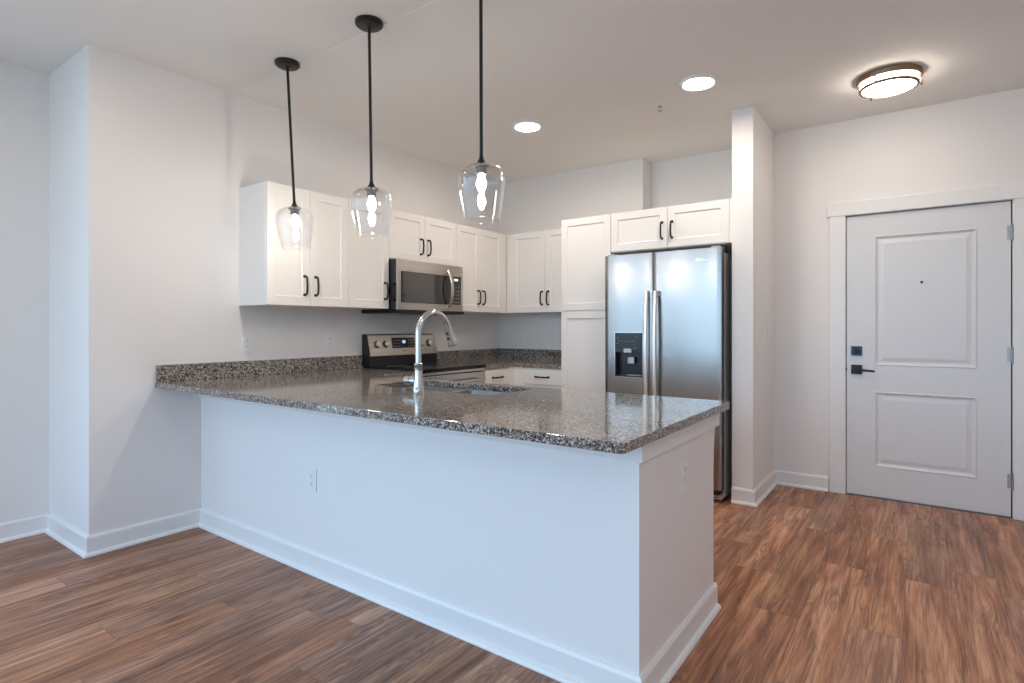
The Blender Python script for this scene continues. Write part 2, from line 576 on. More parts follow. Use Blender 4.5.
# ------------------------------------------------------------------ entry door
dr = MB().panelled(0, 0.908, 0.008, 2.030, 0.040,
                   [(0.172, 0.742, 0.225, 0.762), (0.172, 0.742, 0.948, 1.874)],
                   [(0, 0), (0.006, -0.004), (0.012, 0.002), (0.020, 0.009), (0.030, 0.010), (0.058, 0.003)]
                   ).build('door_1', M_door, loc=(d0 + 0.004, EY + 0.045, 0))
struct(dr)
def square_plate(z, nm):
    return MB().box(0.029, 0.097, -0.052, -0.040, z - 0.034, z + 0.034).build(nm, M_blackmetal, dr, 0.002)
lv = square_plate(0.915, 'lever_handle')
m = MB().cyl((0.063, -0.050, 0.915), (0.063, -0.075, 0.915), 0.012)
m.tube([(0.063, -0.074, 0.915), (0.075, -0.078, 0.9145), (0.10, -0.080, 0.913), (0.175, -0.080, 0.908)], [0.009, 0.009, 0.008, 0.007])
m.build('lever', M_blackmetal, lv)
dbp = MB().box(0.029, 0.097, -0.050, -0.040, 1.016, 1.084).build('deadbolt', M_dblue, dr, 0.002)
m = MB().cyl((0.063, -0.050, 1.05), (0.063, -0.058, 1.05), 0.022)
m.box(0.045, 0.081, -0.072, -0.058, 1.044, 1.056)
m.build('thumb_turn', M_blackmetal, dbp)
MB().cyl((0.446, -0.040, 1.532), (0.446, -0.045, 1.532), 0.0085, 16).build('peephole', M_black, dr)
MB().cyl((0.001, -0.043, 0.915), (-0.004, -0.043, 0.915), 0.009, 12).build('latch', M_black, dr)
for z in (0.235, 1.045, 1.830):
    m = MB().cyl((0.9135, -0.046, z - 0.045), (0.9135, -0.046, z + 0.045), 0.0062, 14)
    m.cyl((0.9135, -0.046, z + 0.045), (0.9135, -0.046, z + 0.051), 0.0075, 14)
    m.cyl((0.9135, -0.046, z - 0.051), (0.9135, -0.046, z - 0.045), 0.0075, 14)
    m.box(0.890, 0.9135, -0.0425, -0.0400, z - 0.045, z + 0.045)
    m.build('hinge', M_nickel, dr)
MB().box(0.0, 0.908, -0.050, 0.02, -0.008, 0.006).build('threshold', M_thresh, dr)
# dark rebate seen through the gap round the leaf
cas = MB()
cw = 0.098
cas.box(d0 - cw - 0.006, d0 - 0.003, EY - 0.018, EY, 0, dz + 0.002)
cas.box(d1 + 0.008, d1 + cw + 0.012, EY - 0.018, EY, 0, dz + 0.002)
cas.box(d0 - cw - 0.020, d1 + cw + 0.026, EY - 0.024, EY, dz + 0.002, dz + 0.098)
trim = struct(cas.build('trim_1', M_trim, bevel=0.002))
jm = MB()
jm.box(d0 - 0.02, d0, EY, EY + 0.10, 0, dz)
jm.box(d1 + 0.004, d1 + 0.02, EY, EY + 0.10, 0, dz)
jm.box(d0 - 0.02, d1 + 0.02, EY, EY + 0.10, dz, dz + 0.02)
jm.build('jamb', M_trim, trim)
gk = MB()
gk.box(d0, d0 + 0.012, EY + 0.046, EY + 0.060, 0, dz); gk.box(d1 - 0.010, d1 + 0.004, EY + 0.046, EY + 0.060, 0, dz)
gk.box(d0, d1 + 0.004, EY + 0.046, EY + 0.060, dz - 0.012, dz)
gk.build('weatherstrip', M_gasket, trim)

# ------------------------------------------------------------------ cabinets
def handle_mesh(L=0.135, horiz=False):
    pts = []
    h = L / 2
    pr = [(0.0, -h + 0.007), (-0.013, -h + 0.007), (-0.022, -h + 0.009), (-0.028, -h + 0.016), (-0.0305, -h + 0.028), (-0.0325, -h + 0.045), (-0.034, 0)]
    pr = pr + [(y, -z) for y, z in pr[-2::-1]]
    for y, z in pr:
        pts.append((z, y, 0) if horiz else (0, y, z))
    n = len(pts)
    m = MB().tube(pts, 0.0066, 10)
    for sg in (-1, 1):
        a = (sg * (h - 0.007), 0, 0) if horiz else (0, 0, sg * (h - 0.007))
        b_ = (a[0], -0.006, a[2])
        m.cyl(a, b_, 0.0105, 14, 0.008)
    return m
SHK = [(0, 0), (0.0015, 0.002), (0.0035, 0.0065), (0.006, 0.0075)]
def shaker(w_, h_, t=0.02, rail=0.057):
    return MB().panelled(0, w_, 0, h_, t, [(rail, w_ - rail, rail, h_ - rail)], SHK)

def cabinet(name, label, cat, origin, rz, W_, Dp, z0, z1, doors=(), drawers=(), filler=(), toe=False, group=None, under=None):
    """local: x along the face, wall at y=0, front faces -y"""
    t = thing(name, label, cat, (origin[0], origin[1], 0), rz, group)
    b_ = MB()
    if toe:
        b_.box(0, W_, -Dp, 0, 0.10, z1); b_.box(0, W_, -Dp + 0.07, 0, 0, 0.10)
    else:
        b_.box(0, W_, -Dp, 0, z0, z1)
    b_.build('body', M_cab, t)
    for (a, c, zz0, zz1, hx, hz) in doors:
        dd = shaker(c - a - 0.003, zz1 - zz0 - 0.003).build('door', M_cab, t, 0.0012, 1, loc=(a + 0.0015, -Dp, zz0 + 0.0015))
        if hx is not None:
            handle_mesh().build('handle', M_bronze, dd, loc=(hx - a - 0.0015, -0.02, hz - zz0 - 0.0015))
    for (a, c, zz0, zz1) in drawers:
        dd = MB().box(0, c - a - 0.003, -0.02, 0, 0, zz1 - zz0 - 0.003).build('drawer', M_cab, t, 0.0015, 2, loc=(a + 0.0015, -Dp, zz0 + 0.0015))
        handle_mesh(0.145, True).build('handle', M_bronze, dd, loc=((c - a) / 2, -0.02, (zz1 - zz0) / 2))
    for (a, c, zz0, zz1) in filler:
        MB().box(a, c, -Dp - 0.018, -Dp, zz0, zz1).build('filler_strip', M_cab, t)
    return t

R90 = pi / 2
UZ0, UZ1 = 1.362, 2.128
UD = 0.312
HZ = 1.495
GU = 'wall cabinets'
def wallcab(y0, y1, label, doors, z0=UZ0, dp=UD, filler=()):
    return cabinet('wall_cabinet', label, 'cabinet', (WX, y0), R90, y1 - y0, dp, z0, UZ1, doors, filler=filler, group=GU)
g = 0.0006
wallcab(1.940, 2.553, 'white two-door wall cabinet at the left end, beside the bare wall',
        [(0, 0.3065, UZ0, UZ1, 0.262, HZ), (0.3065, 0.613, UZ0, UZ1, 0.345, HZ)])
wallcab(2.553 + g, 2.930, 'narrow single-door white wall cabinet just left of the microwave',
        [(0, 0.376, UZ0, UZ1, 0.335, HZ)])
wallcab(2.930 + g, 3.700, 'short white two-door cabinet above the microwave',
        [(0, 0.385, 1.748, UZ1, 0.336, 1.872), (0.385, 0.769, 1.748, UZ1, 0.420, 1.872)], z0=1.748)
wallcab(3.700 + g, 4.438, 'white two-door wall cabinet right of the microwave, next to the kitchen corner',
        [(0, 0.330, UZ0, UZ1, 0.296, HZ), (0.330, 0.668, UZ0, UZ1, 0.366, HZ)], filler=[(0.668, 0.7375, UZ0, UZ1)])
cabinet('wall_cabinet', 'white two-door wall cabinet on the back wall, between corner and tall pantry', 'cabinet', (WX, BY), 0, 1.146, UD, UZ0, UZ1,
        [(0.395, 0.775, UZ0, UZ1, 0.743, HZ), (0.775, 1.146, UZ0, UZ1, 0.812, HZ)], filler=[(0.334, 0.395, UZ0, UZ1)], group=GU)
PD = BY - 4.13
cabinet('pantry_cabinet', 'tall white pantry cabinet with upper and lower door, left of the refrigerator', 'pantry', (-2.452, BY - 0.001), 0, 0.458, PD, 0, UZ1 + 0.002,
        [(0, 0.458, 1.362, UZ1, 0.438, 1.50), (0, 0.458, 0.105, 1.355, 0.438, 1.235)], toe=True)
cabinet('fridge_cabinet', 'wide short white two-door cabinet above the refrigerator', 'cabinet', (-1.993, RY - 0.001), 0, 0.931, RY - 4.131, 1.818, UZ1 + 0.002,
        [(0, 0.463, 1.822, UZ1 + 0.001, 0.423, 1.952), (0.463, 0.912, 1.822, UZ1 + 0.001, 0.500, 1.952)], filler=[(0.912, 0.931, 1.818, UZ1)])

# base cabinets
BD = 0.60
cabinet('base_cabinet', 'white base cabinet with one drawer right of the range, in the corner', 'cabinet', (WX, 3.702), R90, 0.448, BD + 0.02, 0, CU - 0.001,
        [(0.0, 0.36, 0.105, 0.715, 0.06, 0.62)], [(0.0, 0.36, 0.72, CU - 0.012)], filler=[(0.36, 0.448, 0.105, CU - 0.002)], toe=True)
cabinet('base_cabinet', 'white base cabinet with drawer on the back wall, left of the pantry', 'cabinet', (-2.948, BY), 0, 0.494, BD + 0.02, 0, CU - 0.001,
        [(0.085, 0.494, 0.105, 0.715, 0.13, 0.62)], [(0.085, 0.494, 0.72, CU - 0.012)], filler=[(-0.012, 0.083, 0.105, CU - 0.002)], toe=True)
cabinet('base_cabinet', 'white base cabinet between the peninsula and the range, left of the range', 'cabinet', (WX, 2.512), R90, 0.418, BD, 0, CU - 0.001,
        [(0.0, 0.418, 0.105, 0.715, 0.36, 0.62)], [(0.0, 0.418, 0.72, CU - 0.012)], toe=True)

# ------------------------------------------------------------------ peninsula
PX0, PX1, PY0, PY1 = WX + 0.001, -0.725, 1.70, 2.505
pen = thing('peninsula_base', 'long white panelled peninsula base under the granite bar top', 'kitchen peninsula', (PX1, PY0, 0))
def P(m):   # shift a builder into the peninsula's local frame
    m.v = [(x - PX1, y - PY0, z) for x, y, z in m.v]
    return m
SX0, SX1, SY0, SY1 = -2.47, -1.63, 2.085, 2.455
b_ = MB()
b_.box(PX0, PX1, PY0, PY0 + 0.10, 0, CU)                 # knee wall
b_.box(PX1 - 0.09, PX1, PY0 + 0.10, PY1 - 0.02, 0, CU)          # end panel
P(b_).build('knee_wall', M_wall, pen)
b_ = MB()
b_.box(-2.999, PX1 - 0.09, PY0 + 0.10, PY1 - 0.02, 0.10, 0.64)
b_.box(-2.999, SX0 - 0.03, PY0 + 0.10, PY1 - 0.02, 0.64, CU); b_.box(SX1 + 0.03, PX1 - 0.09, PY0 + 0.10, PY1 - 0.02, 0.64, CU)
b_.box(SX0 - 0.03, SX1 + 0.03, PY1 - 0.04, PY1 - 0.02, 0.64, CU)
b_.box(-2.999, PX1 - 0.09, PY0 + 0.10, PY1 - 0.09, 0, 0.10)
P(b_).build('cabinet_box', M_cab, pen)
xx = [-2.98, -2.50, -2.085, -1.67, -1.25, -0.83]
for a, c in zip(xx, xx[1:]):
    dd = shaker(c - a - 0.004, 0.735)
    dd.v = [(-x + (c - a - 0.004), -y, z) for x, y, z in dd.v]
    o = dd.build('cabinet_door', M_cab, pen, loc=(a + 0.002 - PX1, PY1 - 0.02 - PY0, 0.115))
    hm = handle_mesh(); hm.v = [(x, -y, z) for x, y, z in hm.v]
    hm.build('handle', M_bronze, o, loc=(0.045, 0.02, 0.62))
ap = MB()
az = 0.792
ap.box(PX0, PX1 + 0.018, PY0 - 0.018, PY0, az, CU)
ap.box(PX1, PX1 + 0.018, PY0, PY1 + 0.028, az, CU)
P(ap).build('apron_trim', M_trim, pen, 0.0012, 1)
# curved bracket-like flare at the kitchen end, below the apron
fl = MB()
pts = [(PY1 - 0.02, 0.0), (PY1, 0.0), (PY1, 0.60)]
for i in range(9):
    a = i / 8
    pts.append((PY1 + 0.022 * a ** 1.6, 0.60 + a * (az - 0.60)))
pts.append((PY1 - 0.02, az))
fl.extrude(pts, 'y', 0, 1)
fl.v = [((PX1 - 0.09) + 0.09 * y, x, z) for x, y, z in fl.v]
P(fl).build('end_stile', M_wall, pen)
H = 0.106
def bprof(w0, sg):
    return [(w0, 0), (w0 + sg * 0.030, 0), (w0 + sg * 0.030, 0.006), (w0 + sg * 0.026, 0.014), (w0 + sg * 0.016, 0.019), (w0 + sg * 0.0145, 0.020),
            (w0 + sg * 0.0145, H - 0.012), (w0 + sg * 0.008, H), (w0, H)]
m = MB()
m.extrude(bprof(PY0, -1), 'x', PX0, PX1, 0, 1)
m.extrude(bprof(PX1, 1), 'y', PY0, PY1 + 0.012, 1, 0)
P(m).build('baseboard_trim', M_trim, pen)

# peninsula countertop with the run along the wall to the range
def poly_slab(outer, hole, z0, z1):
    bm = bmesh.new()
    def loop(pts):
        vs = [bm.verts.new((x, y, z1)) for x, y in pts]
        return [bm.edges.new((vs[i], vs[(i + 1) % len(vs)])) for i in range(len(vs))]
    ed = loop(outer)
    if hole: ed += loop(hole)
    r = bmesh.ops.triangle_fill(bm, use_beauty=True, use_dissolve=False, edges=ed)
    fs = [f for f in bm.faces]
    ex = bmesh.ops.extrude_face_region(bm, geom=fs)
    for v in [q for q in ex['geom'] if isinstance(q, bmesh.types.BMVert)]:
        v.co.z = z0
    bmesh.ops.recalc_face_normals(bm, faces=bm.faces)
    bmesh.ops.dissolve_limit(bm, angle_limit=0.001, verts=bm.verts, edges=bm.edges)
    return bm
def rounded(x0, x1, y0, y1, r, n=5, corners=(1, 1, 1, 1)):
    out = []
    for (cx_, cy_, a0, k) in ((x0 + r, y0 + r, pi, 0), (x1 - r, y0 + r, 1.5 * pi, 1), (x1 - r, y1 - r, 0, 2), (x0 + r, y1 - r, pi / 2, 3)):
        if corners[k]:
            out += [(cx_ + r * cos(a0 + pi / 2 * i / n), cy_ + r * sin(a0 + pi / 2 * i / n)) for i in range(n + 1)]
        else:
            out.append(((x0, x1, x1, x0)[k], (y0, y0, y1, y1)[k]))
    return out
def from_bm(bm, name, mat, parent, loc, bevel=0.0025):
    bmesh.ops.translate(bm, verts=bm.verts, vec=(-loc[0], -loc[1], 0))
    me = D.meshes.new(name); bm.to_mesh(me); bm.free()
    me.materials.append(mat)
    o = D.objects.new(name, me); COL.objects.link(o); o.parent = parent
    md = o.modifiers.new('bevel', 'BEVEL'); md.width = bevel; md.segments = 2; md.limit_method = 'ANGLE'; md.angle_limit = radians(60)
    return o
CX1, CY0, CY1 = -0.662, 1.442, 2.535
ctop = thing('granite_countertop', 'speckled brown granite bar top on the peninsula, running left to the wall', 'countertop', (CX1, CY0, 0))
r = 0.020
outer = [(WX + 0.001, CY0)]
outer += [(CX1 - r + r * cos(-pi / 2 + pi / 2 * i / 5), CY0 + r + r * sin(-pi / 2 + pi / 2 * i / 5)) for i in range(6)]
outer += [(CX1 - 0.012 + 0.012 * cos(pi / 2 * i / 3), CY1 - 0.012 + 0.012 * sin(pi / 2 * i / 3)) for i in range(4)]
outer += [(-2.955, CY1), (-2.955, 2.930), (WX + 0.001, 2.930)]
hole = rounded(SX0, SX1, SY0, SY1, 0.05)[::-1]
bm = poly_slab(outer, hole, CU, CT)
from_bm(bm, 'counter_slab', M_granite, ctop, (CX1, CY0))
m = MB().box(WX + 0.001 - CX1, WX + 0.021 - CX1, 0.004, 2.930 - CY0, CT + 0.0003, CT + 0.100)
m.build('backsplash', M_granite, ctop, 0.0015)
ctop2 = thing('granite_countertop', 'L-shaped granite countertop in the far corner, right of the range', 'countertop', (WX, BY, 0))
outer = [(WX + 0.001, 3.702), (-2.955, 3.702), (-2.955, 4.125), (-2.453, 4.125), (-2.453, BY - 0.001), (WX + 0.001, BY - 0.001)]
from_bm(poly_slab(outer, None, CU, CT), 'counter_slab', M_granite, ctop2, (WX, BY))
m = MB()
m.box(0.001, 0.021, 3.702 - BY, -0.001, CT + 0.0003, CT + 0.100)
m.box(0.021, -2.453 - WX, -0.021, -0.001, CT + 0.0003, CT + 0.100)
m.build('backsplash', M_granite, ctop2)

# ------------------------------------------------------------------ sink
sink = thing('undermount_sink', 'stainless double-bowl sink set into the peninsula granite', 'sink', ((SX0 + SX1) / 2, (SY0 + SY1) / 2, 0))
def bowl(x0, x1, y0, y1, depth, nm):
    ox, oy = (SX0 + SX1) / 2, (SY0 + SY1) / 2
    rings = []
    zt = CU - 0.0005
    for ins, z, rr in ((-0.014, zt, 0.055), (0.0, zt, 0.05), (0.004, zt - depth + 0.03, 0.05), (0.012, zt - depth + 0.008, 0.045), (0.035, zt - depth, 0.03)):
        rings.append([(x - ox, y - oy, z) for x, y in rounded(x0 + ins, x1 - ins, y0 + ins, y1 - ins, rr, 6)])
    n = len(rings[0])
    vs = [p for r_ in rings for p in r_]
    fs = [(j * n + i, j * n + (i + 1) % n, (j + 1) * n + (i + 1) % n, (j + 1) * n + i) for j in range(len(rings) - 1) for i in range(n)]
    fs.append(tuple((len(rings) - 1) * n + i for i in range(n)))
    m = MB().add(vs, fs, True)
    o = m.build(nm, M_sink, sink)
    sd = o.modifiers.new('solid', 'SOLIDIFY'); sd.thickness = 0.0015
    dm = MB()
    cx_, cy_ = (x0 + x1) / 2 - ox, (y0 + y1) / 2 - oy
    dm.lathe([(0.044, 0), (0.042, 0.003), (0.034, 0.002), (0.030, -0.001), (0.0, -0.001)], (cx_, cy_, zt - depth + 0.001), 28)
    dm.build('drain', M_chrome, o)
xm = SX0 + 0.40
bowl(SX0 - 0.004, xm - 0.014, SY0 - 0.004, SY1 + 0.004, 0.20, 'bowl')
bowl(xm + 0.014, SX1 + 0.004, SY0 - 0.004, SY1 + 0.004, 0.18, 'bowl')

# ------------------------------------------------------------------ faucet
FX, FY = -2.044, 2.026
fa = thing('kitchen_faucet', 'chrome gooseneck pull-down faucet standing behind the sink', 'faucet', (FX, FY, CT))
MB().lathe([(0.0, 0.0005), (0.0305, 0.0005), (0.0305, 0.006), (0.0285, 0.010), (0.0255, 0.035), (0.0215, 0.062), (0.0205, 0.10), (0.0205, 0.128), (0.0220, 0.130), (0.0220, 0.138), (0.0180, 0.141), (0.0, 0.141)], (0, 0, 0), 36).build('base', M_chrome, fa)
R_ = 0.113
zc = 0.284
pts = [(0, 0, 0.138), (0, 0, 0.19), (0, 0, 0.24)]
A = radians(158)
for i in range(0, 23):
    a = A * i / 22
    pts.append((0, R_ - R_ * cos(a), zc + R_ * sin(a)))
MB().tube(pts, 0.0162, 18).build('spout', M_chrome, fa)
e_ = Vector(pts[-1]); dv = Vector((0, sin(A), cos(A)))
m = MB()
M4 = dv.to_track_quat('Z', 'Y').to_matrix().to_4x4()
m.lathe([(0.0, -0.004), (0.0175, -0.004), (0.018, 0.012), (0.0185, 0.030), (0.0200, 0.064), (0.0245, 0.098), (0.0255, 0.108), (0.023, 0.112), (0.0, 0.112)], e_, 28, M4)
sh = m.build('spray_head', M_chrome, fa)
q = e_ + dv * 0.055
side = Vector((0, -cos(A), sin(A)))
m = MB()
n0 = Vector((0, -dv.z, dv.y)) * -1
for k in (0.035, 0.062):
    c0 = e_ + dv * k
    m.cyl(c0 + n0 * 0.0155, c0 + n0 * 0.0225, 0.0085, 14)
m.build('spray_button', M_black, sh)
hn = MB().cyl((-0.012, 0, 0.050), (-0.050, 0, 0.050), 0.0205, 24)
hb = hn.build('handle_hub', M_chrome, fa)
MB().cyl((-0.0505, 0, 0.050), (-0.054, 0, 0.050), 0.018, 24).build('hub_ring', M_blackmetal, hb)
m = MB().cyl((-0.054, 0, 0.050), (-0.088, 0, 0.050), 0.0205, 24)
m.tube([(-0.076, 0.004, 0.064), (-0.078, 0.018, 0.066), (-0.080, 0.050, 0.066)], [0.006, 0.0055, 0.0045])
m.build('lever', M_chrome, fa)

# ------------------------------------------------------------------ range
rg = thing('electric_range', 'stainless and black electric range with smooth cooktop against the wall', 'stove', (WX, 2.936, 0), R90)
RW, RD = 0.760, 0.655
MB().box(0, RW, -RD + 0.03, -0.01, 0.03, 0.885).build('body', M_black, rg, 0.003)
for x in (0.05, RW - 0.05):
    for y in (-0.08, -RD + 0.10):
        MB().cyl((x, y, 0), (x, y, 0.03), 0.018, 14).build('foot', M_black, rg)
ck = MB().box(-0.002, RW + 0.002, -RD - 0.012, -0.02, 0.886, 0.912).build('cooktop', M_cook, rg, 0.005)
for (x, y, rr) in ((0.19, -0.45, 0.105), (0.57, -0.45, 0.085), (0.19, -0.20, 0.075), (0.57, -0.20, 0.105)):
    m = MB()
    m.lathe([(rr, 0.9121), (rr, 0.9124), (rr - 0.003, 0.9124), (rr - 0.003, 0.9121)], (x, y, 0), 48, caps=False)
    m.build('burner_ring', M_grey, ck)
MB().box(0.004, RW - 0.004, -RD, -RD + 0.03, 0.862, 0.885).build('front_rail', M_steel, rg, 0.003)
od = MB().box(0.004, RW - 0.004, -RD - 0.006, -RD + 0.03, 0.235, 0.856).build('oven_door', M_steel, rg, 0.005)
MB().box(0.13, RW - 0.13, -RD - 0.009, -RD - 0.006, 0.38, 0.70).build('window', M_glassblk, od)
m = MB().cyl((0.07, -RD - 0.052, 0.795), (RW - 0.07, -RD - 0.052, 0.795), 0.0125)
for x in (0.10, RW - 0.10):
    m.box(x - 0.012, x + 0.012, -RD - 0.050, -RD - 0.006, 0.785, 0.805)
m.build('oven_handle', M_steel, od)
MB().box(0.004, RW - 0.004, -RD - 0.004, -RD + 0.03, 0.045, 0.228).build('drawer', M_steel, rg, 0.005)
# backguard
bgd = MB()
bgd.extrude([(-0.012, 0.912), (-0.105, 0.912), (-0.098, 0.990), (-0.104, 0.992), (-0.066, 1.158), (-0.050, 1.166), (-0.012, 1.166)], 'x', 0.0, RW)
bk = bgd.build('backguard', M_black, rg)
def bgpt(x, k, off):     # point on the sloping face: k 0..1 bottom to top
    y0, z0, y1, z1 = -0.104, 0.992, -0.066, 1.158
    L_ = math.hypot(y1 - y0, z1 - z0)
    ny, nz = -(z1 - z0) / L_, (y1 - y0) / L_
    return (x, y0 + (y1 - y0) * k + ny * off, z0 + (z1 - z0) * k + nz * off)
def slope_box(x0, x1, k0, k1, t0, t1):
    m = MB()
    vs = [bgpt(x, k, o_) for o_ in (t0, t1) for (x, k) in ((x0, k0), (x1, k0), (x1, k1), (x0, k1))]
    m.add(vs, [(0, 3, 2, 1), (4, 5, 6, 7), (0, 1, 5, 4), (1, 2, 6, 5), (2, 3, 7, 6), (3, 0, 4, 7)])
    return m
cp = slope_box(0.006, RW - 0.006, 0.0, 0.985, 0.0, 0.004).build('control_panel', M_steelw, rg)
ds = slope_box(0.245, 0.505, 0.34, 0.86, 0.004, 0.006).build('display', M_glassblk, rg)
# clock digits 
m = MB()
def seg_digit(m, x, k, w_, h_, on, off=0.0064):
    t_ = w_ * 0.28
    segs = {'a': (0, w_, h_ - t_, h_), 'd': (0, w_, 0, t_), 'g': (0, w_, h_ / 2 - t_ / 2, h_ / 2 + t_ / 2), 'f': (0, t_, h_ / 2, h_), 'b': (w_ - t_, w_, h_ / 2, h_),
            'e': (0, t_, 0, h_ / 2), 'c': (w_ - t_, w_, 0, h_ / 2)}
    for s_ in on:
        x0, x1, z0, z1 = segs[s_]
        vs = [bgpt(x + xx_, k + zz_ / 0.170, off) for xx_, zz_ in ((x0, z0), (x1, z0), (x1, z1), (x0, z1))]
        m.add(vs, [(0, 1, 2, 3)])
for i, on in enumerate(('bc', 'abgcd', 'abcdef')):
    seg_digit(m, 0.352 + i * 0.0155, 0.58, 0.010, 0.022, on)
m.build('clock_digits', M_led, ds)
for x in (0.262, 0.282, 0.302, 0.322, 0.430, 0.450, 0.470, 0.488):
    for k in (0.42, 0.56, 0.70):
        m = MB()
        vs = [bgpt(x + a_, k + b2, 0.0063) for a_, b2 in ((0, 0), (0.009, 0), (0.009, 0.025), (0, 0.025))]
        m.add(vs, [(0, 1, 2, 3)]).build('key_mark', M_grey, ds)
for x in (0.088, 0.180, RW - 0.180, RW - 0.088):
    p0, p1, p2, p3 = [Vector(bgpt(x, 0.55, o_)) for o_ in (0.004, 0.010, 0.026, 0.028)]
    m = MB().cyl(p0, p1, 0.030, 28, 0.028)
    kb = m.build('knob', M_black, rg)
    m = MB().cyl(p1, p2, 0.0245, 28, 0.0225)
    m.add([Vector(bgpt(x + a_, 0.55 + b2 / 0.170, c_)) for c_ in (0.026, 0.030) for a_, b2 in ((-0.005, -0.018), (0.005, -0.018), (0.005, 0.018), (-0.005, 0.018))],
          [(4, 5, 6, 7), (0, 1, 5, 4), (1, 2, 6, 5), (2, 3, 7, 6), (3, 0, 4, 7)])
    m.build('knob_cap', M_steel, kb)
# small maker's mark under the display
m = MB()
for i in range(9):
    vs = [bgpt(0.352 + i * 0.0055 + a_, 0.17 + b2, 0.0046) for a_, b2 in ((0, 0), (0.0038, 0), (0.0038, 0.045 if i else 0.06), (0, 0.045 if i else 0.06))]
    m.add(vs, [(0, 1, 2, 3)])
m.build('maker_mark', M_bronze_l, cp)

# ------------------------------------------------------------------ microwave
mw = thing('microwave_oven', 'stainless over-the-range microwave with dark glass door and curved handle', 'microwave', (WX, 2.936, 1.335), R90)
MW, MD, MH = 0.752, 0.402, 0.405
MB().box(0, MW, -MD, -0.002, 0.0, MH).build('body', M_glassblk, mw, 0.002)
mf = 0.014
face = MB().panelled(0.0, MW, 0.022, MH, mf, [(0.036, MW - 0.020, 0.075, MH - 0.088)], [(0, 0), (0.001, 0.003)])
fo = face.build('door_frame', M_steelw, mw, 0.002, loc=(0, -MD, 0))
MB().box(0.038, 0.580, -mf + 0.0005, -mf + 0.003, 0.077, MH - 0.090).build('door_glass', M_micglass, fo)
cpn = MB().box(0.584, MW - 0.022, -mf + 0.0005, -mf + 0.003, 0.077, MH - 0.090).build('control_panel', M_micglass, mw, loc=(0, -MD, 0))
m = MB()
m.box(0.640, 0.690, -mf - 0.0001, -mf + 0.0004, MH - 0.128, MH - 0.108)
m.build('clock_window', M_led2, cpn)
for i in range(3):
    for j in range(5):
        MB().box(0.628 + i * 0.032, 0.642 + i * 0.032, -mf - 0.0001, -mf + 0.0004, 0.095 + j * 0.032, 0.099 + j * 0.032).build('key_mark', M_grey, cpn)
pts = []
for i in range(15):
    a = -1 + 2 * i / 14
    pts.append((0.560, -mf - 0.012 - 0.042 * (1 - a * a), 0.205 + a * 0.155))
m = MB()
n_ = len(pts)
hw = 0.017
vs = []
for k, p in enumerate(pts):
    tz = pts[min(k + 1, n_ - 1)][1] - pts[max(k - 1, 0)][1]
    for (dx, dy) in ((-hw, -0.002), (-hw * 0.6, -0.007), (hw * 0.6, -0.007), (hw, -0.002), (hw, 0.005), (-hw, 0.005)):
        vs.append((p[0] + dx, p[1] + dy, p[2]))
fs = [(j * 6 + i, j * 6 + (i + 1) % 6, (j + 1) * 6 + (i + 1) % 6, (j + 1) * 6 + i) for j in range(n_ - 1) for i in range(6)] + [(5, 4, 3, 2, 1, 0), tuple((n_ - 1) * 6 + i for i in range(6))]
m.add(vs, fs, True)
for z in (0.062, 0.348):
    m.box(0.550, 0.570, -mf - 0.018, -mf, z - 0.012, z + 0.012)
m.build('handle', M_steel, fo)
vg = MB().box(0.0, MW, -MD - mf, -0.01, -0.004, 0.0).box(0.0, MW, -MD - 0.03, -MD, 0.0, 0.020).build('vent_base', M_black, mw)
m = MB()
for i in range(12):
    m.box(0.06 + i * 0.053, 0.10 + i * 0.053, -MD + 0.02, -MD + 0.08, -0.006, -0.004)
m.build('grease_filter', M_blackmetal, vg)

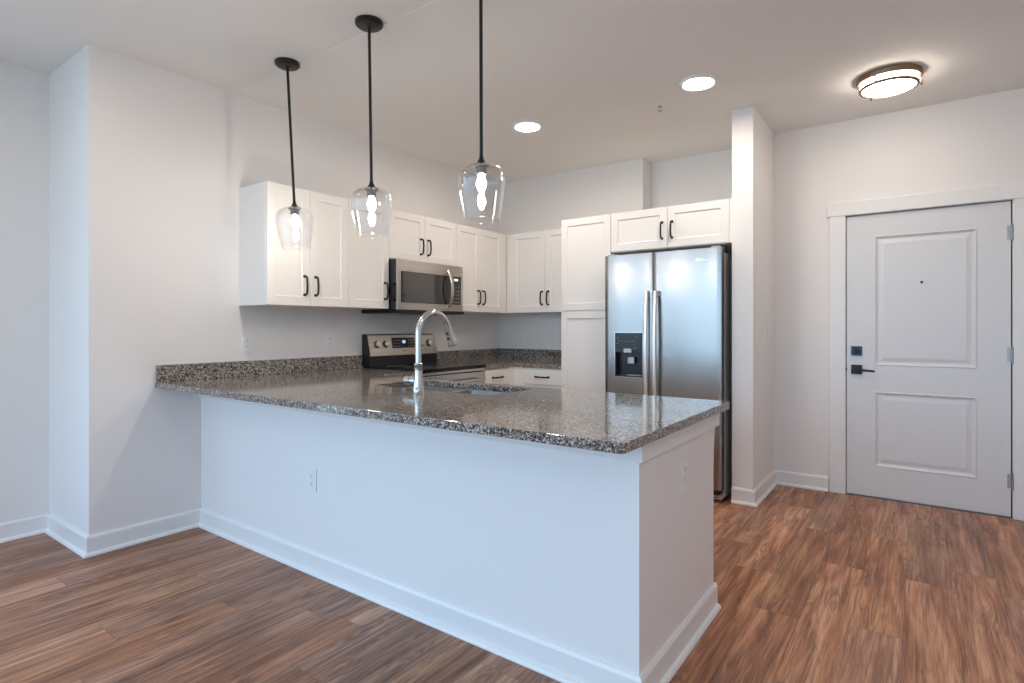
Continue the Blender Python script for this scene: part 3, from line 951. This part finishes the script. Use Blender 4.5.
# ------------------------------------------------------------------ refrigerator
FX0, FX1 = -1.986, -1.097
fr = thing('refrigerator', 'stainless side-by-side refrigerator with ice and water dispenser', 'refrigerator', (FX0, 4.93, 0))
FWd = FX1 - FX0
FF = 4.93 - 3.985     # depth of the door front
MB().box(0.012, FWd - 0.006, -FF + 0.085, 0, 0.025, 1.745).build('cabinet_body', M_grey, fr, 0.004)
for x in (0.07, FWd - 0.07):
    MB().cyl((x, -FF + 0.16, 0), (x, -FF + 0.16, 0.025), 0.025, 16).build('foot', M_black, fr)
sp_ = 0.392
def fdoor(x0, x1, hole=None):
    """gently bowed door front, local coordinates; hole=(hx0,hx1,hz0,hz1)"""
    z0, z1 = 0.095, 1.775
    n = 24
    xs_ = [x0 + (x1 - x0) * i / n for i in range(n + 1)]
    if hole:
        xs_ = sorted(set([round(v, 5) for v in xs_ if not (abs(v - hole[0]) < 0.012 or abs(v - hole[1]) < 0.012)] + [hole[0], hole[1]]))
    zs_ = [z0, z0 + 0.006] + ([hole[2], hole[3]] if hole else []) + [z1 - 0.006, z1]
    def fy(x):
        u_ = (x - x0) / (x1 - x0) * 2 - 1
        edge = max(0, abs(u_) - 0.96) / 0.04
        return -FF - 0.004 * (1 - u_ * u_) + 0.006 * edge * edge
    vs = []; fs = []
    nx, nz = len(xs_), len(zs_)
    for z in zs_:
        for x in xs_:
            vs.append((x, fy(x), z))
    for j in range(nz - 1):
        for i in range(nx - 1):
            if hole and abs(zs_[j] - hole[2]) < 1e-6 and xs_[i] >= hole[0] - 1e-6 and xs_[i + 1] <= hole[1] + 1e-6:
                continue
            fs.append((j * nx + i, j * nx + i + 1, (j + 1) * nx + i + 1, (j + 1) * nx + i))
    k = len(vs)
    for z in (z0, z1):
        for x in (xs_[0], xs_[-1]):
            vs.append((x, -FF + 0.075, z))
    # sides/back/top/bottom as n-gons
    fs.append((k, k + 1, k + 3, k + 2))
    fs.append(tuple([k] + [0 * nx + i for i in range(nx)] + [k + 1]))
    top = (nz - 1) * nx
    fs.append(tuple([k + 2] + [top + i for i in range(nx)] + [k + 3]))
    fs.append(tuple([k] + [j * nx for j in range(nz)] + [k + 2]))
    fs.append(tuple([k + 1] + [j * nx + nx - 1 for j in range(nz)] + [k + 3]))
    m = MB().add(vs, fs, False)
    if hole:
        hx0, hx1, hz0, hz1 = hole
        ring = [(x, z) for x, z in ((hx0, hz0), (hx1, hz0), (hx1, hz1), (hx0, hz1))]
        fv = [(x, fy(x), z) for x, z in ring] + [(x, -FF + 0.05, z) for x, z in ring]
        m.add(fv, [(0, 1, 5, 4), (1, 2, 6, 5), (2, 3, 7, 6), (3, 0, 4, 7)])
    return m, fy
HOLE = (0.091, 0.315, 0.846, 1.180)
m, fyl = fdoor(0.004, sp_ - 0.003, HOLE)
fd = m.build('freezer_door', M_fridge, fr)
for p in fd.data.polygons:
    p.use_smooth = abs(p.normal.y) > 0.5 and p.normal.y < 0
fd.data.set_sharp_from_angle(angle=radians(38))
m, fyr = fdoor(sp_ + 0.003, FWd - 0.004)
rd = m.build('fridge_door', M_fridge, fr)
for p in rd.data.polygons:
    p.use_smooth = abs(p.normal.y) > 0.5 and p.normal.y < 0
rd.data.set_sharp_from_angle(angle=radians(38))
MB().box(0.01, FWd - 0.01, -FF + 0.076, -FF + 0.088, 0.095, 1.77).build('door_gasket', M_gasket, fr)
# dispenser
yc = fyl((HOLE[0] + HOLE[1]) / 2)
m = MB()
hx0, hx1, hz0, hz1 = HOLE
m.box(hx0, hx1, -FF + 0.045, -FF + 0.05, hz0, hz1)                      # back of the niche
m.box(hx0, hx0 + 0.008, yc - 0.001, -FF + 0.045, hz0, hz1)
m.box(hx1 - 0.008, hx1, yc - 0.001, -FF + 0.045, hz0, hz1)
m.box(hx0 + 0.008, hx1 - 0.008, yc - 0.001, -FF + 0.045, hz0, hz0 + 0.010)
m.box(hx0 + 0.008, hx1 - 0.008, yc - 0.001, -FF + 0.045, hz0 + 0.185, hz1)
dp = m.build('dispenser', M_black, fr, 0.002)
m = MB()
t_ = 0.004
m.box(hx0 - t_, hx1 + t_, yc - 0.0015, yc + 0.006, hz0 - t_, hz0); m.box(hx0 - t_, hx1 + t_, yc - 0.0015, yc + 0.006, hz1, hz1 + t_)
m.box(hx0 - t_, hx0, yc - 0.0015, yc + 0.006, hz0, hz1); m.box(hx1, hx1 + t_, yc - 0.0015, yc + 0.006, hz0, hz1)
m.build('dispenser_bezel', M_steel, fr)
MB().box(hx0 + 0.075, hx0 + 0.140, yc - 0.012, yc - 0.001, hz0 + 0.182, hz0 + 0.215).build('water_spout', M_nickel, dp, 0.003)
MB().box(hx0 + 0.098, hx0 + 0.152, yc + 0.012, yc + 0.030, hz0 + 0.100, hz0 + 0.150).build('ice_paddle', M_nickel, dp, 0.003)
m = MB()
for i in range(4):
    m.box(hx0 + 0.095, hx1 - 0.020, yc + 0.006 + i * 0.007, yc + 0.009 + i * 0.007, hz0 + 0.010, hz0 + 0.016)
m.build('drip_grille', M_grey, dp)
for i in range(6):
    MB().box(hx0 + 0.030 + i * 0.024, hx0 + 0.041 + i * 0.024, yc - 0.0016, yc - 0.001, hz0 + 0.268, hz0 + 0.271).build('key_mark', M_grey, dp)
for (x, z) in ((0.018, 0.29), (0.165, 0.30), (0.155, 0.24), (0.170, 0.22), (0.150, 0.215), (0.020, 0.25)):
    MB().box(hx0 + x, hx0 + x + 0.009, yc - 0.0016, yc - 0.001, hz0 + z, hz0 + z + 0.003).build('key_mark', M_grey, dp)
# handles
def fhandle(x, parent):
    pts = []
    z0, z1 = 0.60, 1.49
    N_ = 18
    vs = []
    yb = -FF - 0.006
    for k in range(N_ + 1):
        a = -1 + 2 * k / N_
        z = (z0 + z1) / 2 + a * (z1 - z0) / 2
        y = yb - 0.030 - 0.024 * (1 - a * a)
        for (dx, dy) in ((-0.015, 0.004), (-0.015, -0.003), (-0.009, -0.009), (0.009, -0.009), (0.015, -0.003), (0.015, 0.004)):
            vs.append((x + dx, y + dy, z))
    fs = [(j * 6 + i, j * 6 + (i + 1) % 6, (j + 1) * 6 + (i + 1) % 6, (j + 1) * 6 + i) for j in range(N_) for i in range(6)] + [(5, 4, 3, 2, 1, 0), tuple(N_ * 6 + i for i in range(6))]
    m = MB().add(vs, fs, False)
    for z in (z0 + 0.02, z1 - 0.02):
        m.box(x - 0.013, x + 0.013, yb - 0.032, yb + 0.012, z - 0.020, z + 0.020)
    return m.build('handle', M_hand, parent, 0.002)
fhandle(sp_ - 0.034, fd)
fhandle(sp_ + 0.034, rd)
# oval badge with small raised letters near the top right
bx, bz = FWd - 0.135, 1.695
yb = fyr(bx)
m = MB()
N_ = 28
vs = []
for j, k in ((0, 1.0), (1, 0.72)):
    for i in range(N_):
        a = 2 * pi * i / N_
        vs.append((bx - 0.018 + 0.026 * k * cos(a), yb - 0.0022, bz + 0.0115 * (k if j == 0 else 0.55) * sin(a) + 0.002))
m.add(vs, [(i, (i + 1) % N_, N_ + (i + 1) % N_, N_ + i) for i in range(N_)])
for i in range(8):
    x = bx - 0.036 + i * 0.0095
    hh = 0.013 if i in (0, 1, 4, 7) else 0.008
    m.box(x, x + 0.0055, fyr(x) - 0.0026, fyr(x) - 0.0006, bz - 0.006, bz - 0.006 + hh)
m.build('badge', M_chrome, rd)
# hinges and kick grille
for x in (0.05, FWd - 0.05):
    MB().box(x - 0.03, x + 0.03, -FF + 0.02, -FF + 0.13, 1.7755, 1.788).build('hinge_cover', M_grey, fr, 0.003)
kg = MB().box(0.01, FWd - 0.012, -FF + 0.03, -FF + 0.085, 0.022, 0.088).build('kick_grille', M_grey, fr, 0.004)
m = MB()
for i in range(3):
    m.box(0.03, FWd - 0.03, -FF + 0.0285, -FF + 0.030, 0.034 + i * 0.016, 0.040 + i * 0.016)
m.build('grille_slots', M_black, kg)
MB().box(FWd - 0.075, FWd - 0.012, -FF + 0.012, -FF + 0.075, 0.060, 0.092).build('door_hinge', M_black, fr, 0.003)

# ------------------------------------------------------------------ pendant lamps
def make_pendant():
    t = thing('pendant_lamp', '', 'pendant lamp', (0, 0, CEIL))
    MB().lathe([(0.0, 0), (0.068, 0), (0.068, -0.014), (0.066, -0.0165), (0.060, -0.017), (0.059, -0.023), (0.056, -0.0245), (0.016, -0.025), (0.010, -0.031), (0.0, -0.031)], (0, 0, 0), 44).build('canopy', M_blackmetal, t)
    zs_ = -0.822        # underside of rod / top of fitter
    MB().cyl((0, 0, -0.002), (0, 0, zs_ + 0.03), 0.0075, 16).build('rod', M_blackmetal, t)
    MB().lathe([(0.0, zs_ + 0.036), (0.0075, zs_ + 0.036), (0.0095, zs_ + 0.018), (0.016, zs_ + 0.004), (0.024, zs_ - 0.006), (0.026, zs_ - 0.010), (0.0, zs_ - 0.011)], (0, 0, 0), 32).build('fitter', M_blackmetal, t)
    MB().lathe([(0.0, zs_ - 0.011), (0.034, zs_ - 0.011), (0.034, zs_ - 0.017), (0.0225, zs_ - 0.020), (0.0225, zs_ - 0.050), (0.018, zs_ - 0.053), (0.0, zs_ - 0.053)], (0, 0, 0), 32).build('socket', M_sock, t)
    # clear glass shade: round shoulder, tapering to an open bottom
    Z = zs_ - 0.010
    prof = [(0.030, 0.0), (0.050, -0.003), (0.070, -0.010), (0.086, -0.022), (0.097, -0.038), (0.102, -0.056), (0.1025, -0.072),
            (0.100, -0.095), (0.096, -0.125), (0.0905, -0.160), (0.0845, -0.195), (0.079, -0.225), (0.0755, -0.243)]
    th = 0.0022
    full = prof + [(prof[-1][0] - th * 0.4, prof[-1][1] - 0.0015)] + [(r_ - th, z_ - 0.0005) for r_, z_ in prof[::-1]]
    MB().lathe([(r_, z_ * 0.955 + Z) for r_, z_ in full], (0, 0, 0), 56, caps=False).build('glass_shade', M_glass, t)
    B = zs_ - 0.053
    MB().lathe([(0.0, B), (0.011, B), (0.012, B - 0.008), (0.016, B - 0.018), (0.0205, B - 0.032), (0.0205, B - 0.042), (0.016, B - 0.056), (0.009, B - 0.068), (0.004, B - 0.073), (0.0, B - 0.074)], (0, 0, 0), 28).build('bulb', M_bulb, t)
    return t
pp = make_pendant()
# every stem hangs from the ball joint in its canopy, the left ones a little out of plumb
spots = [(-2.938, 1.868, (0.088, -0.002), 'clear glass pendant lamp farthest left, nearest the bare wall'),
         (-2.218, 1.858, (0.022, 0.0), 'clear glass pendant lamp in the middle of the three'),
         (-1.504, 1.858, (0.004, 0.0), 'clear glass pendant lamp on the right, its canopy out of the frame')]
for i, (x, y, tl, lab) in enumerate(spots):
    o = pp if i == 0 else copy_tree(pp)
    o.location = (x, y, CEIL)
    tag(o, lab, 'pendant lamp', 'pendant lamps over the peninsula')
    for ch in o.children:
        if not ch.name.startswith('canopy'):
            ch.rotation_euler = (tl[1], -tl[0], 0)
            ch.location.z = -0.016 if i == 0 else 0.0

# ------------------------------------------------------------------ recessed discs, flush mount, sprinkler
def make_disc(mat):
    t = thing('recessed_light', '', 'ceiling light', (0, 0, CEIL))
    MB().lathe([(0.087, -0.010), (0.094, -0.017), (0.108, -0.013), (0.115, -0.001), (0.115, 0.0)], (0, 0, 0), 44, caps=False).build('trim_ring', M_trim, t)
    MB().lathe([(0.088, -0.009), (0.060, -0.0125), (0.0, -0.014)], (0, 0, 0), 40, caps=False).build('diffuser', mat, t)
    return t
rc = make_disc(M_disc)
for i, (x, y, lab) in enumerate([(-2.385, 3.505, 'round lit recessed ceiling light above the corner, left of the other'),
                                 (-1.105, 3.500, 'round lit recessed ceiling light nearer the flush-mount lamp')]):
    o = rc if i == 0 else copy_tree(rc)
    o.location = (x, y, CEIL)
    tag(o, lab, 'ceiling light', 'recessed ceiling lights')
rc_fill = make_disc(M_filldisc)  # unseen discs added to brighten the room and the peninsula end
for i, (x, y, lab) in enumerate([(-2.9, -1.2, 'added unseen fill light in the living-area ceiling by the left wall'), (0.95, -1.0, 'added unseen fill light in the living-area ceiling behind the viewer'),
                                 (-2.9, 0.6, 'added unseen fill light in the living-area ceiling beside the wall corner') , (0.95, 1.3, 'added unseen fill light in the ceiling on the entry side')]):
    o = rc_fill if i == 0 else copy_tree(rc_fill)
    o.location = (x, y, CEIL)
    tag(o, lab, 'ceiling light', 'added living area fill lights')

fx, fy_ = -0.147, 4.09
fm = thing('flush_mount_light', 'round bronze-banded opal flush-mount ceiling lamp by the entry door', 'ceiling lamp', (fx, fy_, CEIL))
MB().lathe([(0.0, 0), (0.200, 0), (0.204, -0.004), (0.204, -0.040), (0.200, -0.046), (0.185, -0.046), (0.0, -0.044)], (0, 0, 0), 64).build('base_pan', M_bronze_l, fm)
MB().lathe([(0.180, -0.045), (0.182, -0.058), (0.178, -0.080), (0.170, -0.090), (0.150, -0.100), (0.08, -0.108), (0.0, -0.110)], (0, 0, 0), 64, caps=False).build('glass_drum', M_flush, fm)
MB().lathe([(0.171, -0.080), (0.186, -0.080), (0.188, -0.086), (0.186, -0.094), (0.172, -0.098), (0.168, -0.094), (0.171, -0.080)], (0, 0, 0), 64, caps=False).build('band', M_bronze_l, fm)
for k in range(3):
    a = radians(-112 + 120 * k)
    dx, dy = cos(a), sin(a)
    m = MB().cyl((dx * 0.196, dy * 0.196, -0.028), (dx * 0.196, dy * 0.196, -0.094), 0.006, 12)
    m.cyl((dx * 0.180, dy * 0.180, -0.088), (dx * 0.200, dy * 0.200, -0.088), 0.004, 12)
    m.lathe([(0, -0.092), (0.006, -0.094), (0.0075, -0.100), (0.004, -0.107), (0, -0.109)], (dx * 0.196, dy * 0.196, 0), 14)
    m.build('finial_post', M_bronze_l, fm)

for ch in fm.children:
    for v in ch.data.vertices:
        v.co *= 0.82
spk = thing('fire_sprinkler', 'small white fire sprinkler head on the ceiling between the recessed lights', 'sprinkler', (-1.433, 3.715, CEIL))
MB().lathe([(0.0, 0), (0.044, 0), (0.044, -0.003), (0.026, -0.008), (0.014, -0.008), (0.0, -0.006)], (0, 0, 0), 32).build('escutcheon', M_trim, spk)
m = MB().cyl((0, 0, -0.006), (0, 0, -0.018), 0.009, 16)
m.tube([(-0.009, 0, -0.016), (-0.013, 0, -0.026), (-0.008, 0, -0.036), (0, 0, -0.040)], 0.002, 8)
m.tube([(0.009, 0, -0.016), (0.013, 0, -0.026), (0.008, 0, -0.036), (0, 0, -0.040)], 0.002, 8)
m.build('frame', M_nickel, spk)
MB().lathe([(0.0, -0.040), (0.014, -0.041), (0.014, -0.0425), (0.0, -0.0425)], (0, 0, 0), 20).build('deflector', M_nickel, spk)

# ------------------------------------------------------------------ outlets and switch
def outlet(name, label, loc, rz, kind='outlet'):
    t = thing(name, label, 'outlet' if kind == 'outlet' else 'light switch', loc, rz, 'electrical outlets' if kind == 'outlet' else None)
    w_, h_ = 0.036, 0.059
    m = MB().box(-w_, w_, -0.006, 0, -h_, h_)
    m.build('cover_plate', M_plate, t, 0.003)
    if kind == 'outlet':
        for sg in (-1, 1):
            c = sg * 0.0195
            m = MB()
            pts_ = [(0.0165 * cos(2 * pi * i / 24), max(-0.0125, min(0.0125, 0.0165 * sin(2 * pi * i / 24)))) for i in range(24)]
            n = len(pts_)
            vs = [(x, -0.0075, c + z) for x, z in pts_] + [(x, -0.0055, c + z) for x, z in pts_]
            m.add(vs, [tuple(range(n)), tuple(range(2 * n - 1, n - 1, -1))] + [(i, n + i, n + (i + 1) % n, (i + 1) % n) for i in range(n)])
            ro = m.build('receptacle', M_plate, t)
            m = MB()
            m.box(-0.0075, -0.0050, -0.0079, -0.0074, c - 0.001, c + 0.008)
            m.box(0.0050, 0.0072, -0.0079, -0.0074, c, c + 0.007)
            m.cyl((0, -0.0074, c - 0.007), (0, -0.0079, c - 0.007), 0.0026, 10)
            m.build('slots', M_slot, ro)
    else:
        rk = MB().panelled(-0.0165, 0.0165, -0.033, 0.033, 0.0085, [(-0.0150, 0.0150, -0.031, 0.031)], [(0, 0), (0.001, 0.0015)])
        rk.build('rocker', M_plate, t)
    return t
outlet('wall_outlet', 'white wall outlet just below the left end of the upper cabinets', (WX, 1.992, 1.114), R90)
outlet('wall_outlet', 'white wall outlet nearer the range, above the granite backsplash', (WX, 2.640, 1.114), R90)
outlet('wall_outlet', 'white wall outlet on the back wall left of the pantry', (-3.318, BY, 1.10), 0)
outlet('wall_outlet', 'white outlet low on the long front of the peninsula', (-2.456, PY0, 0.458), 0)
outlet('wall_outlet', 'white outlet on the narrow end of the peninsula', (PX1, 2.117, 0.664), R90)
outlet('light_switch', 'white rocker light switch on the divider wall near the entry', (DX1, 4.585, 1.165), R90, 'switch')
